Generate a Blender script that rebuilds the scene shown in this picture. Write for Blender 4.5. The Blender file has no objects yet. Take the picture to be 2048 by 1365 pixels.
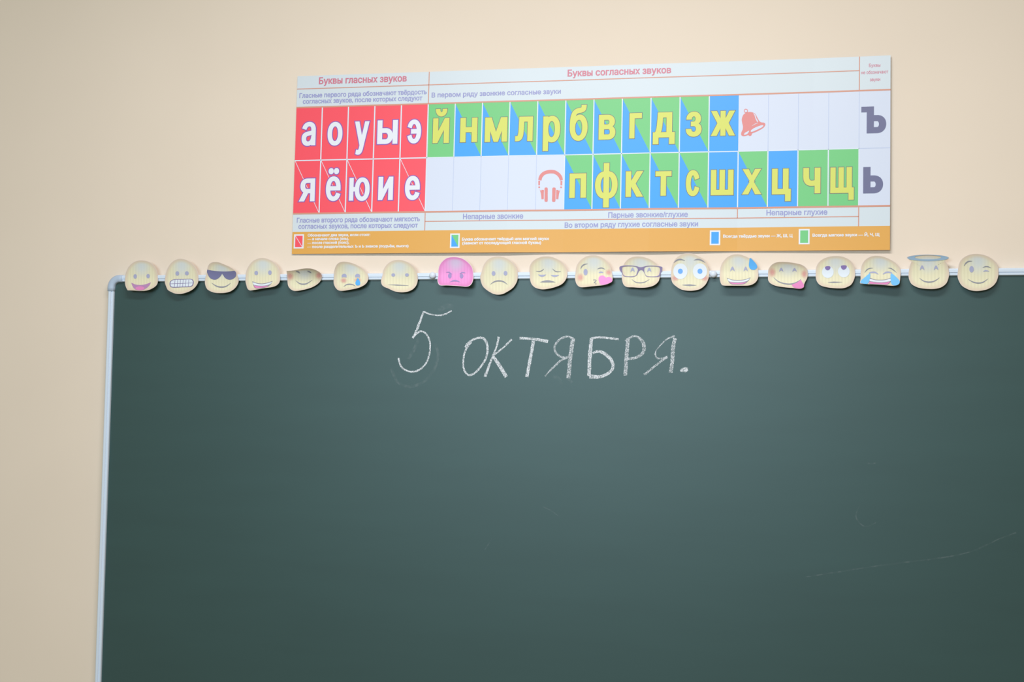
# Classroom wall: cream paint, alphabet chart, green chalkboard, row of paper faces.
import bpy, bmesh, math
import numpy as np
from mathutils import Vector, Matrix
from mathutils.geometry import delaunay_2d_cdt

scene = bpy.context.scene
col = scene.collection

# ------------------------------------------------------------------ camera
F = 2844.0                                   # focal length in pixels of the 2048 wide frame (50 mm)
YAW, PITCH, ROLL, DIST = math.radians(-12.36896), math.radians(3.645647), math.radians(0.929769), 3.0923028
CAM_Z = 1.62
CAM = np.array([0.0, -DIST, CAM_Z])


def axes():
    cy, sy, cp, sp = math.cos(YAW), math.sin(YAW), math.cos(PITCH), math.sin(PITCH)
    f = np.array([sy * cp, cy * cp, sp]); r = np.array([cy, -sy, 0.0]); u = np.cross(r, f)
    c, s = math.cos(ROLL), math.sin(ROLL)
    return r * c + u * s, -r * s + u * c, f


RX, UX, FX = axes()
cd = bpy.data.cameras.new('camera'); cd.sensor_width = 36.0; cd.lens = F * 36.0 / 2048.0
cam = bpy.data.objects.new('camera', cd); col.objects.link(cam)
cam.matrix_world = Matrix(((RX[0], UX[0], -FX[0], CAM[0]), (RX[1], UX[1], -FX[1], CAM[1]),
                           (RX[2], UX[2], -FX[2], CAM[2]), (0, 0, 0, 1)))
scene.camera = cam

# ------------------------------------------------------------------ light and exposure
w = bpy.data.worlds.new('room_light'); scene.world = w; w.use_nodes = True
w.node_tree.nodes['Background'].inputs[0].default_value = (1.0, 0.81, 0.46, 1)
w.node_tree.nodes['Background'].inputs[1].default_value = 0.27


def area(name, loc, target, sx, sy, power, color):
    l = bpy.data.lights.new(name, 'AREA'); l.shape = 'RECTANGLE'; l.size = sx; l.size_y = sy
    l.energy = power; l.color = color
    o = bpy.data.objects.new(name, l); col.objects.link(o); o.location = loc
    d = Vector(target) - Vector(loc)
    o.rotation_euler = d.to_track_quat('-Z', 'Y').to_euler()
    return o


area('ceiling_light', (-0.50, -1.45, 2.98), (-0.50, -1.12, 0.0), 1.4, 0.30, 36, (0.98, 0.975, 0.98))
area('window_daylight', (-1.45, -6.2, 2.5), (-0.5, 0.0, 1.9), 2.6, 1.3, 125, (0.58, 0.85, 1.0))

vs = scene.view_settings
vs.view_transform = 'Standard'; vs.look = 'None'; vs.exposure = 0.0; vs.gamma = 1.0; vs.use_curve_mapping = False


# ------------------------------------------------------------------ helpers
def lin(c):
    out = []
    for v in c[:3]:
        v = v / 255.0
        out.append(v / 12.92 if v <= 0.04045 else ((v + 0.055) / 1.055) ** 2.4)
    return (*out, 1.0)


def principled(name):
    m = bpy.data.materials.new(name); m.use_nodes = True
    return m, m.node_tree.nodes, m.node_tree.links, m.node_tree.nodes['Principled BSDF']


_mats = {}


def ink(name, rgb, rough=0.5, spec=0.25):
    if name in _mats: return _mats[name]
    m, N, L, b = principled(name)
    b.inputs['Base Color'].default_value = lin(rgb)
    b.inputs['Roughness'].default_value = rough
    b.inputs['Specular IOR Level'].default_value = spec
    _mats[name] = m
    return m


def noisy(name, a, b_, scale, rough=0.6, spec=0.3, bump=0.0, bscale=900.0):
    m, N, L, b = principled(name)
    tc = N.new('ShaderNodeTexCoord'); n = N.new('ShaderNodeTexNoise'); n.inputs['Scale'].default_value = scale
    n.inputs['Detail'].default_value = 4.0
    r = N.new('ShaderNodeValToRGB'); r.color_ramp.elements[0].color = lin(a); r.color_ramp.elements[1].color = lin(b_)
    r.color_ramp.elements[0].position = 0.3; r.color_ramp.elements[1].position = 0.7
    L.new(tc.outputs['Object'], n.inputs['Vector']); L.new(n.outputs['Fac'], r.inputs['Fac'])
    L.new(r.outputs['Color'], b.inputs['Base Color'])
    b.inputs['Roughness'].default_value = rough; b.inputs['Specular IOR Level'].default_value = spec
    if bump:
        n2 = N.new('ShaderNodeTexNoise'); n2.inputs['Scale'].default_value = bscale
        bp = N.new('ShaderNodeBump'); bp.inputs['Strength'].default_value = bump; bp.inputs['Distance'].default_value = 0.0005
        L.new(tc.outputs['Object'], n2.inputs['Vector']); L.new(n2.outputs['Fac'], bp.inputs['Height'])
        L.new(bp.outputs['Normal'], b.inputs['Normal'])
    return m


def chalk_mat(name, density, hi, scale=620.0):
    """dry chalk: grains of white over the board showing through"""
    m, N, L, b = principled(name)
    b.inputs['Base Color'].default_value = lin((238, 242, 252)); b.inputs['Roughness'].default_value = 0.95
    b.inputs['Specular IOR Level'].default_value = 0.05
    tc = N.new('ShaderNodeTexCoord'); n = N.new('ShaderNodeTexNoise'); n.inputs['Scale'].default_value = scale
    n.inputs['Detail'].default_value = 3.0
    mr = N.new('ShaderNodeMapRange'); mr.inputs['From Min'].default_value = 0.5 - density
    mr.inputs['From Max'].default_value = 0.62 - density * 0.5
    mr.inputs['To Min'].default_value = 0.18 * hi; mr.inputs['To Max'].default_value = hi
    L.new(tc.outputs['Object'], n.inputs['Vector']); L.new(n.outputs['Fac'], mr.inputs['Value'])
    L.new(mr.outputs['Result'], b.inputs['Alpha'])
    return m


def mesh(name, verts, faces, mats, parent=None, origin=(0, 0, 0), smooth=False, midx=None, label=None):
    o_ = np.asarray(origin, float)
    me = bpy.data.meshes.new(name)
    me.from_pydata([tuple(np.asarray(v, float) - o_) for v in verts], [], [tuple(f) for f in faces])
    for m in (mats if isinstance(mats, (list, tuple)) else [mats]): me.materials.append(m)
    if midx is not None:
        for p, i in zip(me.polygons, midx): p.material_index = int(i)
    if smooth:
        for p in me.polygons: p.use_smooth = True
    me.update()
    ob = bpy.data.objects.new(name, me); col.objects.link(ob)
    if parent is not None: ob.parent = parent
    else: ob.location = tuple(o_)
    if label: ob['label'] = label
    return ob


def fix_normals(ob):
    bm = bmesh.new(); bm.from_mesh(ob.data); bmesh.ops.recalc_face_normals(bm, faces=bm.faces[:]); bm.to_mesh(ob.data); bm.free()


def thing(name, label, cat, loc, group=None):
    o = bpy.data.objects.new(name, None); col.objects.link(o); o.location = loc
    o.empty_display_size = 0.05
    o['label'] = label; o['category'] = cat
    if group: o['group'] = group
    return o


def at(px, py, depth=0.0):
    """point of the wall's parallel plane `depth` in front of it seen at a pixel of the 2048x1365 frame"""
    d = FX * F + RX * (px - 1024.0) - UX * (py - 682.5)
    t = (-depth - CAM[1]) / d[1]
    return CAM + d * t


def catmull(pts, n=6, closed=True):
    """smooth curve through points; a point written twice is a sharp corner"""
    pts = [np.array(p, float) for p in pts]; out = []; N_ = len(pts)
    rng = range(N_) if closed else range(N_ - 1)
    for i in rng:
        p1, p2 = pts[i], pts[(i + 1) % N_]
        if np.allclose(p1, p2): continue
        p0 = pts[(i - 1) % N_] if closed or i > 0 else p1
        p3 = pts[(i + 2) % N_] if closed or i + 2 < N_ else p2
        for k in range(n):
            t = k / n
            out.append(0.5 * (2 * p1 + (p2 - p0) * t + (2 * p0 - 5 * p1 + 4 * p2 - p3) * t * t + (3 * p1 - p0 - 3 * p2 + p3) * t ** 3))
    if not closed: out.append(pts[-1])
    return np.array(out)


def fill(contours, extra=None):
    """nonzero-winding triangulation of closed 2D contours"""
    V = []; E = []
    for c in contours:
        s = len(V); n = len(c)
        V += [Vector((float(p[0]), float(p[1]))) for p in c]
        E += [(s + i, s + (i + 1) % n) for i in range(n)]
    if extra is not None: V += [Vector((float(p[0]), float(p[1]))) for p in extra]
    vo, eo, fo, _, _, _ = delaunay_2d_cdt(V, E, [], 0, 1e-7)
    P = np.array([(v.x, v.y) for v in vo]); T = np.array([f for f in fo if len(f) == 3])
    C = P[T].mean(axis=1); wn = np.zeros(len(C))
    for c in contours:
        c = np.asarray(c); a = c; b = np.roll(c, -1, axis=0)
        for (x1, y1), (x2, y2) in zip(a, b):
            if y1 == y2: continue
            lo, hi = min(y1, y2), max(y1, y2)
            m = (C[:, 1] >= lo) & (C[:, 1] < hi)
            if not m.any(): continue
            xi = x1 + (C[m, 1] - y1) * (x2 - x1) / (y2 - y1)
            wn[m] += np.where(xi > C[m, 0], 1 if y2 > y1 else -1, 0)
    T = T[np.abs(wn) > 0.5]
    return P, T


def ribbon(pts, wid, n=5):
    """polygon strip along a smooth path; wid is a number or one width per control point; ends rounded"""
    P = catmull(pts, n, closed=False)
    if np.isscalar(wid): W = np.full(len(P), wid, float)
    else: W = np.interp(np.linspace(0, len(wid) - 1, len(P)), range(len(wid)), wid)
    T = np.gradient(P, axis=0); T /= np.linalg.norm(T, axis=1)[:, None] + 1e-9
    Nn = np.stack([-T[:, 1], T[:, 0]], 1)
    L_ = P + Nn * W[:, None] / 2; R_ = P - Nn * W[:, None] / 2
    return L_, R_


def ribbon_contour(pts, wid, n=5):
    L_, R_ = ribbon(pts, wid, n)
    return np.concatenate([L_, R_[::-1]])


# ------------------------------------------------------------------ lettering from the built-in face
def contours_of(text, res=5):
    c = bpy.data.curves.new('lettering', 'FONT'); c.body = text; c.size = 1.0
    o = bpy.data.objects.new('lettering', c); col.objects.link(o)
    cu = o.to_curve(bpy.context.evaluated_depsgraph_get())
    out = []
    for sp in cu.splines:
        if sp.type == 'BEZIER':
            bp = sp.bezier_points; pts = []; n = len(bp)
            for i in range(n):
                a, b = bp[i], bp[(i + 1) % n]
                p0, p1, p2, p3 = (np.array(v[:2]) for v in (a.co, a.handle_right, b.co, b.handle_left)); p2, p3 = p3, p2
                ch = p3 - p0
                fl = abs(np.cross(ch, p1 - p0)) + abs(np.cross(ch, p2 - p0))
                k = 1 if fl < 1e-5 else res
                for j in range(k):
                    t = j / k
                    pts.append((1 - t) ** 3 * p0 + 3 * (1 - t) ** 2 * t * p1 + 3 * (1 - t) * t * t * p2 + t ** 3 * p3)
        else:
            pts = [np.array(p.co[:2]) for p in sp.points]
        q = [pts[0]]
        for p in pts[1:]:
            if np.linalg.norm(p - q[-1]) > 1e-4: q.append(p)
        if np.linalg.norm(q[0] - q[-1]) < 1e-4: q.pop()
        if len(q) > 2: out.append(np.array(q))
    o.to_curve_clear()
    bpy.data.objects.remove(o); bpy.data.curves.remove(c)
    return out


def sarea(c):
    x, y = c[:, 0], c[:, 1]
    return 0.5 * np.sum(x * np.roll(y, -1) - np.roll(x, -1) * y)


def inside(p, c):
    x, y = c[:, 0], c[:, 1]; x2, y2 = np.roll(x, -1), np.roll(y, -1)
    m = (y > p[1]) != (y2 > p[1])
    with np.errstate(divide='ignore', invalid='ignore'):
        xi = x + (p[1] - y) * (x2 - x) / (y2 - y)
    return bool(np.sum(m & (xi > p[0])) % 2)


def embolden(cs, ox, oy):
    """push each contour along its outward side (holes shrink)"""
    ar = [sarea(c) for c in cs]; out = []
    for i, c in enumerate(cs):
        hole = any(abs(ar[j]) > abs(ar[i]) and ar[j] * ar[i] < 0 and inside(c[0], cs[j]) for j in range(len(cs)) if j != i)
        sgn = (1.0 if ar[i] > 0 else -1.0) * (-1.0 if hole else 1.0)
        d = np.roll(c, -1, axis=0) - c; d /= np.linalg.norm(d, axis=1)[:, None]
        n = np.stack([d[:, 1], -d[:, 0]], 1) * sgn
        n0 = np.roll(n, 1, axis=0); m = n + n0
        den = np.maximum(1.0 + np.sum(n * n0, axis=1), 0.5)
        m = m / den[:, None]
        out.append(c + m * np.array([ox, oy]))
    return out


def bounds(cs):
    a = np.concatenate(cs); return a.min(0), a.max(0)


# ------------------------------------------------------------------ wall
wall_m = noisy('cream_wall_paint', (240, 223, 208), (243, 226, 211), 3.0, 0.75, 0.15, 0.05, 420.0)
wall = mesh('wall_back', [(x, y, z) for y in (0.0, 0.12) for z in (0.0, 3.2) for x in (-4.0, 3.5)],
            [(0, 1, 3, 2), (4, 6, 7, 5), (0, 2, 6, 4), (1, 5, 7, 3), (2, 3, 7, 6), (0, 4, 5, 1)], wall_m)
wall['kind'] = 'structure'

# ------------------------------------------------------------------ chalkboard
BX0, BZ1 = -1.643, CAM_Z + 0.3394            # inner top left corner of the green surface
BX1, BZ0 = 1.36, BZ1 - 1.16
PAN = 0.010                                  # the green surface stands this far off the wall
board = thing('chalkboard', 'large green chalkboard with pale rounded frame and a chalk date written on it', 'chalkboard',
              ((BX0 + BX1) / 2, -PAN / 2, BZ0))
BO = tuple(board.location)


def board_material():
    m, N, L, b = principled('green_chalkboard_enamel')
    tc = N.new('ShaderNodeTexCoord'); mp = N.new('ShaderNodeMapping'); mp.inputs['Scale'].default_value = (1.2, 1.0, 7.0)
    n = N.new('ShaderNodeTexNoise'); n.inputs['Scale'].default_value = 2.2; n.inputs['Detail'].default_value = 6.0
    r = N.new('ShaderNodeValToRGB')
    r.color_ramp.elements[0].position = 0.30; r.color_ramp.elements[0].color = lin((40, 72, 72))
    r.color_ramp.elements[1].position = 0.72; r.color_ramp.elements[1].color = lin((43, 76, 76))
    L.new(tc.outputs['Object'], mp.inputs['Vector']); L.new(mp.outputs['Vector'], n.inputs['Vector'])
    L.new(n.outputs['Fac'], r.inputs['Fac']); L.new(r.outputs['Color'], b.inputs['Base Color'])
    b.inputs['Roughness'].default_value = 0.42; b.inputs['Specular IOR Level'].default_value = 0.72
    return m


def box(x0, x1, y0, y1, z0, z1):
    return ([(x, y, z) for x in (x0, x1) for y in (y0, y1) for z in (z0, z1)],
            [(0, 1, 3, 2), (4, 6, 7, 5), (0, 4, 5, 1), (2, 3, 7, 6), (0, 2, 6, 4), (1, 5, 7, 3)])


v, f = box(BX0 - 0.004, BX1 + 0.004, -PAN, -0.001, BZ0 - 0.004, BZ1 + 0.004)
mesh('writing_surface', v, f, board_material(), board, BO)

rail_m = ink('pale_blue_white_rail_enamel', (222, 234, 254), 0.38, 0.5)
corner_m = ink('grey_blue_corner_plastic', (190, 206, 232), 0.45, 0.4)
# rail cross-section: (outward distance from the inner edge, height off the wall)
PROF = [(0.0, 0.0095), (0.0, 0.0150), (0.0012, 0.0163), (0.0050, 0.0166), (0.0056, 0.0160), (0.0062, 0.0166), (0.0068, 0.0180),
        (0.0120, 0.0182), (0.0135, 0.0176), (0.0148, 0.0160), (0.0152, 0.0135), (0.0152, 0.001)]
WID = 0.0152


def rail(name, a, b, out, prof, m):
    """a->b along the inner edge of the frame; out = outward direction in (x, z)"""
    V = []; Fc = []; n = len(prof)
    for p in (a, b):
        for d, h in prof: V.append((p[0] + out[0] * d, -h, p[1] + out[1] * d))
    for i in range(n - 1): Fc.append((i, i + 1, n + i + 1, n + i))
    Fc.append((n - 1, 0, n, 2 * n - 1)); Fc.append(tuple(range(n))); Fc.append(tuple(range(2 * n - 1, n - 1, -1)))
    o = mesh(name, V, Fc, m, board, BO); fix_normals(o); return o


CL = 0.0215                                   # run of the corner piece along each rail
PLEFT = [(d * 0.92, h) for d, h in PROF]
rail('frame_rail', (BX0 + CL, BZ1), (BX1 - CL, BZ1), (0, 1), PROF, rail_m)
rail('frame_rail', (BX0, BZ1 - CL), (BX0, BZ0 + CL), (-1, 0), PLEFT, rail_m)
rail('frame_rail', (BX1, BZ1 - CL), (BX1, BZ0 + CL), (1, 0), PROF, rail_m)
rail('frame_rail', (BX0 + CL, BZ0), (BX1 - CL, BZ0), (0, -1), PROF, rail_m)
CPROF = [(-0.0008, 0.0095), (-0.0008, 0.0165), (0.0015, 0.0192), (0.0075, 0.0200), (0.0130, 0.0195), (0.0160, 0.0165), (0.0162, 0.001)]


def corner(cx, cz, sx, sz):
    R = 0.0135; path = []                     # centre-line: straight, quarter turn, straight, along the inner edge
    ix, iz = cx + sx * R, cz + sz * R         # arc centre (inside the board)
    path.append(((cx + sx * CL * 1.02, cz), (0, -sz)))
    for k in range(11):
        t = k / 10 * math.pi / 2
        n = (-sx * math.sin(t), -sz * math.cos(t)); path.append(((ix + n[0] * R, iz + n[1] * R), n))
    path.append(((cx, cz + sz * CL * 1.02), (-sx, 0)))
    V = []; Fc = []; n = len(CPROF)
    for (p, o_) in path:
        for d, h in CPROF: V.append((p[0] + o_[0] * d, -h, p[1] + o_[1] * d))
    for j in range(len(path) - 1):
        for i in range(n - 1): Fc.append((j * n + i, j * n + i + 1, (j + 1) * n + i + 1, (j + 1) * n + i))
    e = (len(path) - 1) * n
    Fc.append(tuple(range(n))); Fc.append(tuple(range(e + n - 1, e - 1, -1)))
    o = mesh('frame_corner', V, Fc, corner_m, board, BO, smooth=True); fix_normals(o)
    o['label'] = 'rounded grey blue plastic corner of the frame'
    return o


corner(BX0, BZ1, 1, -1); corner(BX1, BZ1, -1, -1); corner(BX0, BZ0, 1, 1); corner(BX1, BZ0, -1, 1)

cap_m = ink('white_cap_plastic', (222, 230, 248), 0.35, 0.5)


def cap(px, py):
    c = at(px, py, 0.018); V = []; Fc = []; ns = 28
    prof = [(0.0078, 0.0), (0.0078, 0.0028), (0.0070, 0.0052), (0.0052, 0.0070), (0.0028, 0.0079), (0.0, 0.0082)]
    for r_, h in prof[:-1]:
        for k in range(ns):
            t = 2 * math.pi * k / ns; V.append((c[0] + r_ * math.cos(t), -0.0178 - h, c[2] + r_ * math.sin(t)))
    V.append((c[0], -0.0178 - prof[-1][1], c[2]))
    for j in range(len(prof) - 2):
        for k in range(ns): Fc.append((j * ns + k, j * ns + (k + 1) % ns, (j + 1) * ns + (k + 1) % ns, (j + 1) * ns + k))
    e = (len(prof) - 2) * ns
    for k in range(ns): Fc.append((e + k, e + (k + 1) % ns, len(V) - 1))
    Fc.append(tuple(range(ns - 1, -1, -1)))
    o = mesh('mounting_cap', V, Fc, cap_m, board, BO, smooth=True); fix_normals(o)
    o['label'] = 'round white plastic cap on the top rail'


cap(865.5, 551.5); cap(1427, 549.0)

# chalk date
chalk = chalk_mat('white_chalk', 0.13, 0.96)
chalk_soft = chalk_mat('light_white_chalk', 0.06, 0.85)
erased = chalk_mat('wiped_chalk', 0.02, 0.055, 90.0)


def zA(*pts): return [(770 + x / 6.4, 600 + y / 6.4) for x, y in pts]


def zB(*pts): return [(1080 + x / 6.4, 640 + y / 6.4) for x, y in pts]


def strokes(name, items, m, label=None):
    """one written character: strokes given as pixel paths laid on the board's plane"""
    V = []; Fc = []
    for k, (pts, wid) in enumerate(items):
        wd = [x / 6.4 for x in wid] if isinstance(wid, (list, tuple)) else wid / 6.4
        L_, R_ = ribbon(pts, wd, 6)
        rng = np.random.RandomState(k + len(pts))
        s = len(V); n = len(L_)
        for a, b in zip(L_, R_):
            j = rng.uniform(-0.35, 0.35, 2)
            V.append(at(a[0] + j[0], a[1] + j[0], PAN + 0.0004 + k * 0.00006)); V.append(at(b[0] + j[1], b[1] + j[1], PAN + 0.0004 + k * 0.00006))
        for i in range(n - 1): Fc.append((s + 2 * i, s + 2 * i + 1, s + 2 * i + 3, s + 2 * i + 2))
    return mesh(name, V, Fc, m, board, BO, label=label)


strokes('chalk_numeral', [
    (zA((497, 148), (450, 270), (400, 400), (355, 490)), 26),
    (zA((360, 485), (420, 420), (475, 405), (530, 440), (570, 520), (578, 620), (560, 730), (520, 820), (450, 890), (370, 920), (300, 915), (230, 880), (190, 820), (172, 745)), 21),
    (zA((495, 150), (560, 180), (650, 198), (730, 195), (800, 170), (852, 138)), 18)], chalk, 'white chalk figure five')
strokes('chalk_letter', [(zA((1025, 612), (1060, 560), (1120, 515), (1200, 487), (1260, 495), (1300, 550), (1312, 640), (1295, 740), (1250, 820), (1190, 900),
                             (1120, 955), (1060, 960), (1015, 900), (1000, 820), (1010, 720), (1040, 630), (1105, 540)),
                          [22, 26, 26, 26, 30, 32, 28, 24, 24, 24, 24, 24, 24, 22, 22, 22, 22])], chalk)
strokes('chalk_letter', [(zA((1455, 472), (1435, 580), (1390, 700), (1330, 850), (1280, 985)), [26, 22, 24, 24, 38]),
                         (zA((1622, 505), (1550, 580), (1470, 650), (1395, 705)), 21),
                         (zA((1388, 730), (1450, 820), (1500, 900), (1552, 988)), [36, 44, 46, 46])], chalk)
strokes('chalk_letter', [([(1039, 676.4), (1058, 677.8), (1075, 679.5), (1096, 683.5)], [34, 28, 34, 42]),
                         (zA((1900, 522), (1880, 650), (1855, 780), (1815, 990)), 40)], chalk)
strokes('chalk_letter', [(zB((430, 245), (350, 215), (260, 245), (200, 310), (185, 370), (210, 430), (260, 470), (330, 485), (382, 465)), 25),
                         (zB((425, 238), (402, 380), (385, 500), (375, 620), (362, 748)), 50),
                         (zB((350, 485), (270, 520), (190, 590), (120, 660), (65, 722)), [24, 26, 24, 18, 12])], chalk_soft)
strokes('chalk_letter', [(zB((660, 232), (645, 380), (635, 520), (628, 720)), 46),
                         (zB((655, 235), (760, 225), (860, 233), (1010, 250)), 26),
                         (zB((675, 430), (740, 405), (820, 430), (900, 500), (935, 580), (920, 640), (850, 700), (760, 730), (632, 725)), [26, 34, 42, 44, 38, 34, 38, 40, 56])], chalk)
strokes('chalk_letter', [(zB((1128, 240), (1115, 380), (1105, 500), (1092, 715)), 46),
                         (zB((1095, 272), (1130, 240), (1210, 210), (1290, 250), (1330, 330), (1318, 420), (1260, 470), (1180, 495), (1092, 502)), [26, 22, 24, 36, 50, 38, 34, 34, 34])], chalk_soft)
strokes('chalk_letter', [(zB((1725, 208), (1620, 250), (1540, 330), (1490, 390), (1475, 440), (1500, 490), (1560, 495), (1632, 472)), [26, 16, 13, 13, 20, 20, 18, 26]),
                         (zB((1632, 474), (1540, 540), (1450, 610), (1335, 705)), 26),
                         (zB((1728, 235), (1705, 350), (1698, 450), (1690, 560), (1672, 680)), 48)], chalk_soft)
strokes('chalk_full_stop', [(zB((1795, 655), (1825, 645), (1860, 640), (1893, 635)), [16, 50, 66, 34])], chalk)
for tr, wd in ((zA((430, 500), (380, 620), (300, 760)), 40),
               (zA((640, 560), (680, 700), (640, 870), (540, 1010), (420, 1090), (280, 1110), (150, 1040), (80, 880)), 34),
               (zB((170, 730), (240, 750), (285, 835)), 34), (zB((360, 755), (410, 805)), 34),
               ([(1720, 1010), (1712, 1035), (1730, 1054), (1752, 1046)], 14), ([(1733, 927), (1742, 928), (1751, 927)], 18),
               ([(1610, 1155), (1760, 1132), (1920, 1110), (2000, 1078), (2032, 1066)], 16),
               ([(1085, 1014), (1102, 1022), (1116, 1032)], 10), ([(970, 1100), (985, 1076)], 10),
               (zA((690, 140), (790, 80), (880, 95)), 60), ([(806, 588), (811, 600)], 22)):
    strokes('wiped_chalk_trace', [(tr, wd)], erased)

# ------------------------------------------------------------------ alphabet chart
CX0, CZ0, CTH, CH, CW = -1.2003, CAM_Z + 0.82026017, -0.00501267, 0.41790, 1.3395
V1, V2, V3, V4 = 0.0755, 0.1994, 0.3225, 0.3665
CWD = 0.06375
COLS = [i * CWD for i in range(21)] + [CW]
KN = np.array([0, 5, 8, 10, 13, 16, 18.5, 21.05]) * CWD
TOPD = np.array([3.0, 2.2, 3.0, 2.0, 3.2, 2.2, 2.6, 7.0]) / 1000
BOTD = np.array([4.5, 8.0, 9.5, 5.5, 9.5, 4.5, 7.5, 10.0]) / 1000


def sheet_depth(u, v):
    t = np.clip(v / CH, 0, 1)
    return np.interp(u, KN, TOPD) * (1 - t) + np.interp(u, KN, BOTD) * t


def cp(u, v, d=0.0):
    c, s = math.cos(CTH), math.sin(CTH)
    return (CX0 + u * c + v * s, -(float(sheet_depth(u, v)) + d), CZ0 + u * s - v * c)


def uv_of(px, py):
    p = at(px, py, 0.004); c, s = math.cos(CTH), math.sin(CTH)
    dx, dz = p[0] - CX0, p[2] - CZ0
    return np.array([dx * c + dz * s, dx * s - dz * c])


chart = thing('alphabet_chart', 'long paper alphabet chart of red, green and blue cells on wall above board', 'poster',
              cp(CW / 2, CH, 0.0))
CO = tuple(chart.location)
GL, GS = 0.36, 0.35
white_m = ink('white_paper', (219, 225, 247), GL, GS)
head_m = ink('pale_blue_band', (217, 226, 237), GL, GS)
orange_m = ink('orange_ink', (232, 171, 80), GL, GS)
red_m = ink('red_ink', (255, 84, 101), GL, GS)
green_m = ink('green_ink', (119, 205, 131), GL, GS)
blue_m = ink('blue_ink', (68, 167, 252), GL, GS)
line_m = ink('terracotta_line_ink', (217, 152, 132), GL, GS)
thin_m = ink('pale_lilac_line_ink', (196, 206, 238), GL, GS)
wline_m = ink('white_line_ink', (226, 234, 250), GL, GS)
yellow_m = ink('yellow_ink', (220, 223, 104), GL, GS)
olive_m = ink('grey_mauve_outline_ink', (124, 120, 122), GL, GS)
lilac_m = ink('violet_outline_ink', (152, 92, 184), GL, GS)
pinktext_m = ink('pink_text_ink', (214, 124, 146), GL, GS)
violet_m = ink('violet_text_ink', (158, 158, 212), GL, GS)
grey_m = ink('slate_text_ink', (112, 112, 150), GL, GS)
icon_m = ink('coral_icon_ink', (228, 138, 138), GL, GS)
white_ink = ink('white_text_ink', (236, 238, 250), GL, GS)

# the sheet itself: closed, 0.4 mm thick, with its bands of printed ground colour
us = []
for a, b in zip(COLS[:-1], COLS[1:]): us += [a, (a + b) / 2]
us.append(CW)
vs_ = [0, 0.025, 0.05, V1, 0.117, 0.158, V2, 0.24, 0.281, V3, 0.345, V4, 0.392, CH]
SV = [cp(u, v_, 0.0) for v_ in vs_ for u in us]; nf = len(SV); nu = len(us)
SV += [(p[0], p[1] + 0.0004, p[2]) for p in SV]
SF = []; SM = []
for j in range(len(vs_) - 1):
    mi = 1 if vs_[j] < V1 - 1e-6 or V3 - 1e-6 <= vs_[j] < V4 - 1e-6 else (2 if vs_[j] >= V4 - 1e-6 else 0)
    for i in range(nu - 1):
        q = (j * nu + i, (j + 1) * nu + i, (j + 1) * nu + i + 1, j * nu + i + 1)
        SF.append(q); SM.append(mi); SF.append(tuple(nf + k for k in q[::-1])); SM.append(0)
nv = len(vs_)
for i in range(nu - 1):
    SF.append((i, i + 1, nf + i + 1, nf + i)); SM.append(0)
    k = (nv - 1) * nu + i; SF.append((k + 1, k, nf + k, nf + k + 1)); SM.append(0)
for j in range(nv - 1):
    a, b = j * nu, (j + 1) * nu; SF.append((b, a, nf + a, nf + b)); SM.append(0)
    a, b = j * nu + nu - 1, (j + 1) * nu + nu - 1; SF.append((a, b, nf + b, nf + a)); SM.append(0)
mesh('paper_sheet', SV, SF, [white_m, head_m, orange_m], chart, CO, midx=SM)

LAY = dict(cell=0.00015, line=0.00030, diag=0.00028, rim=0.00042, letter=0.00056, text=0.00035)


def patch(u0, u1, v0, v1, d, step=0.034):
    """grid over a rectangle of the sheet"""
    ul = sorted(set([u0, u1] + [x for x in us if u0 + 1e-5 < x < u1 - 1e-5]))
    n = max(1, int(math.ceil((v1 - v0) / step))); vl = [v0 + (v1 - v0) * k / n for k in range(n + 1)]
    V = [cp(u, v_, d) for v_ in vl for u in ul]; m = len(ul)
    Fc = [(j * m + i, (j + 1) * m + i, (j + 1) * m + i + 1, j * m + i + 1) for j in range(len(vl) - 1) for i in range(m - 1)]
    return V, Fc


def merge(parts):
    V = []; Fc = []
    for v_, f_ in parts:
        s = len(V); V += list(v_); Fc += [tuple(s + k for k in t) for t in f_]
    return V, Fc


def cell(i, row, ground, label=None):
    """letter cell; ground 'split' is blue below and green above the diagonal"""
    u0, u1 = COLS[i], COLS[i + 1]; v0, v1 = (V1, V2) if row == 0 else (V2, V3)
    if ground != 'split':
        V, Fc = patch(u0, u1, v0, v1, LAY['cell'])
        return mesh('letter_cell', V, Fc, ground, chart, CO, label=label)
    n = 8; V = []; Fc = []; M = []
    for j in range(n):                         # the diagonal runs from the top left to the bottom right corner
        va, vb = v0 + (v1 - v0) * j / n, v0 + (v1 - v0) * (j + 1) / n
        ua, ub = u0 + (u1 - u0) * j / n, u0 + (u1 - u0) * (j + 1) / n
        s = len(V); V += [cp(u0, va, LAY['cell']), cp(u0, vb, LAY['cell']), cp(ub, vb, LAY['cell']), cp(ua, va, LAY['cell']), cp(u1, vb, LAY['cell']), cp(u1, va, LAY['cell'])]
        Fc.append((s, s + 1, s + 2, s + 3)); M.append(0)
        Fc.append((s + 3, s + 2, s + 4, s + 5)); M.append(1)
    return mesh('letter_cell', V, Fc, [blue_m, green_m], chart, CO, midx=M, label=label)


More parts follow.
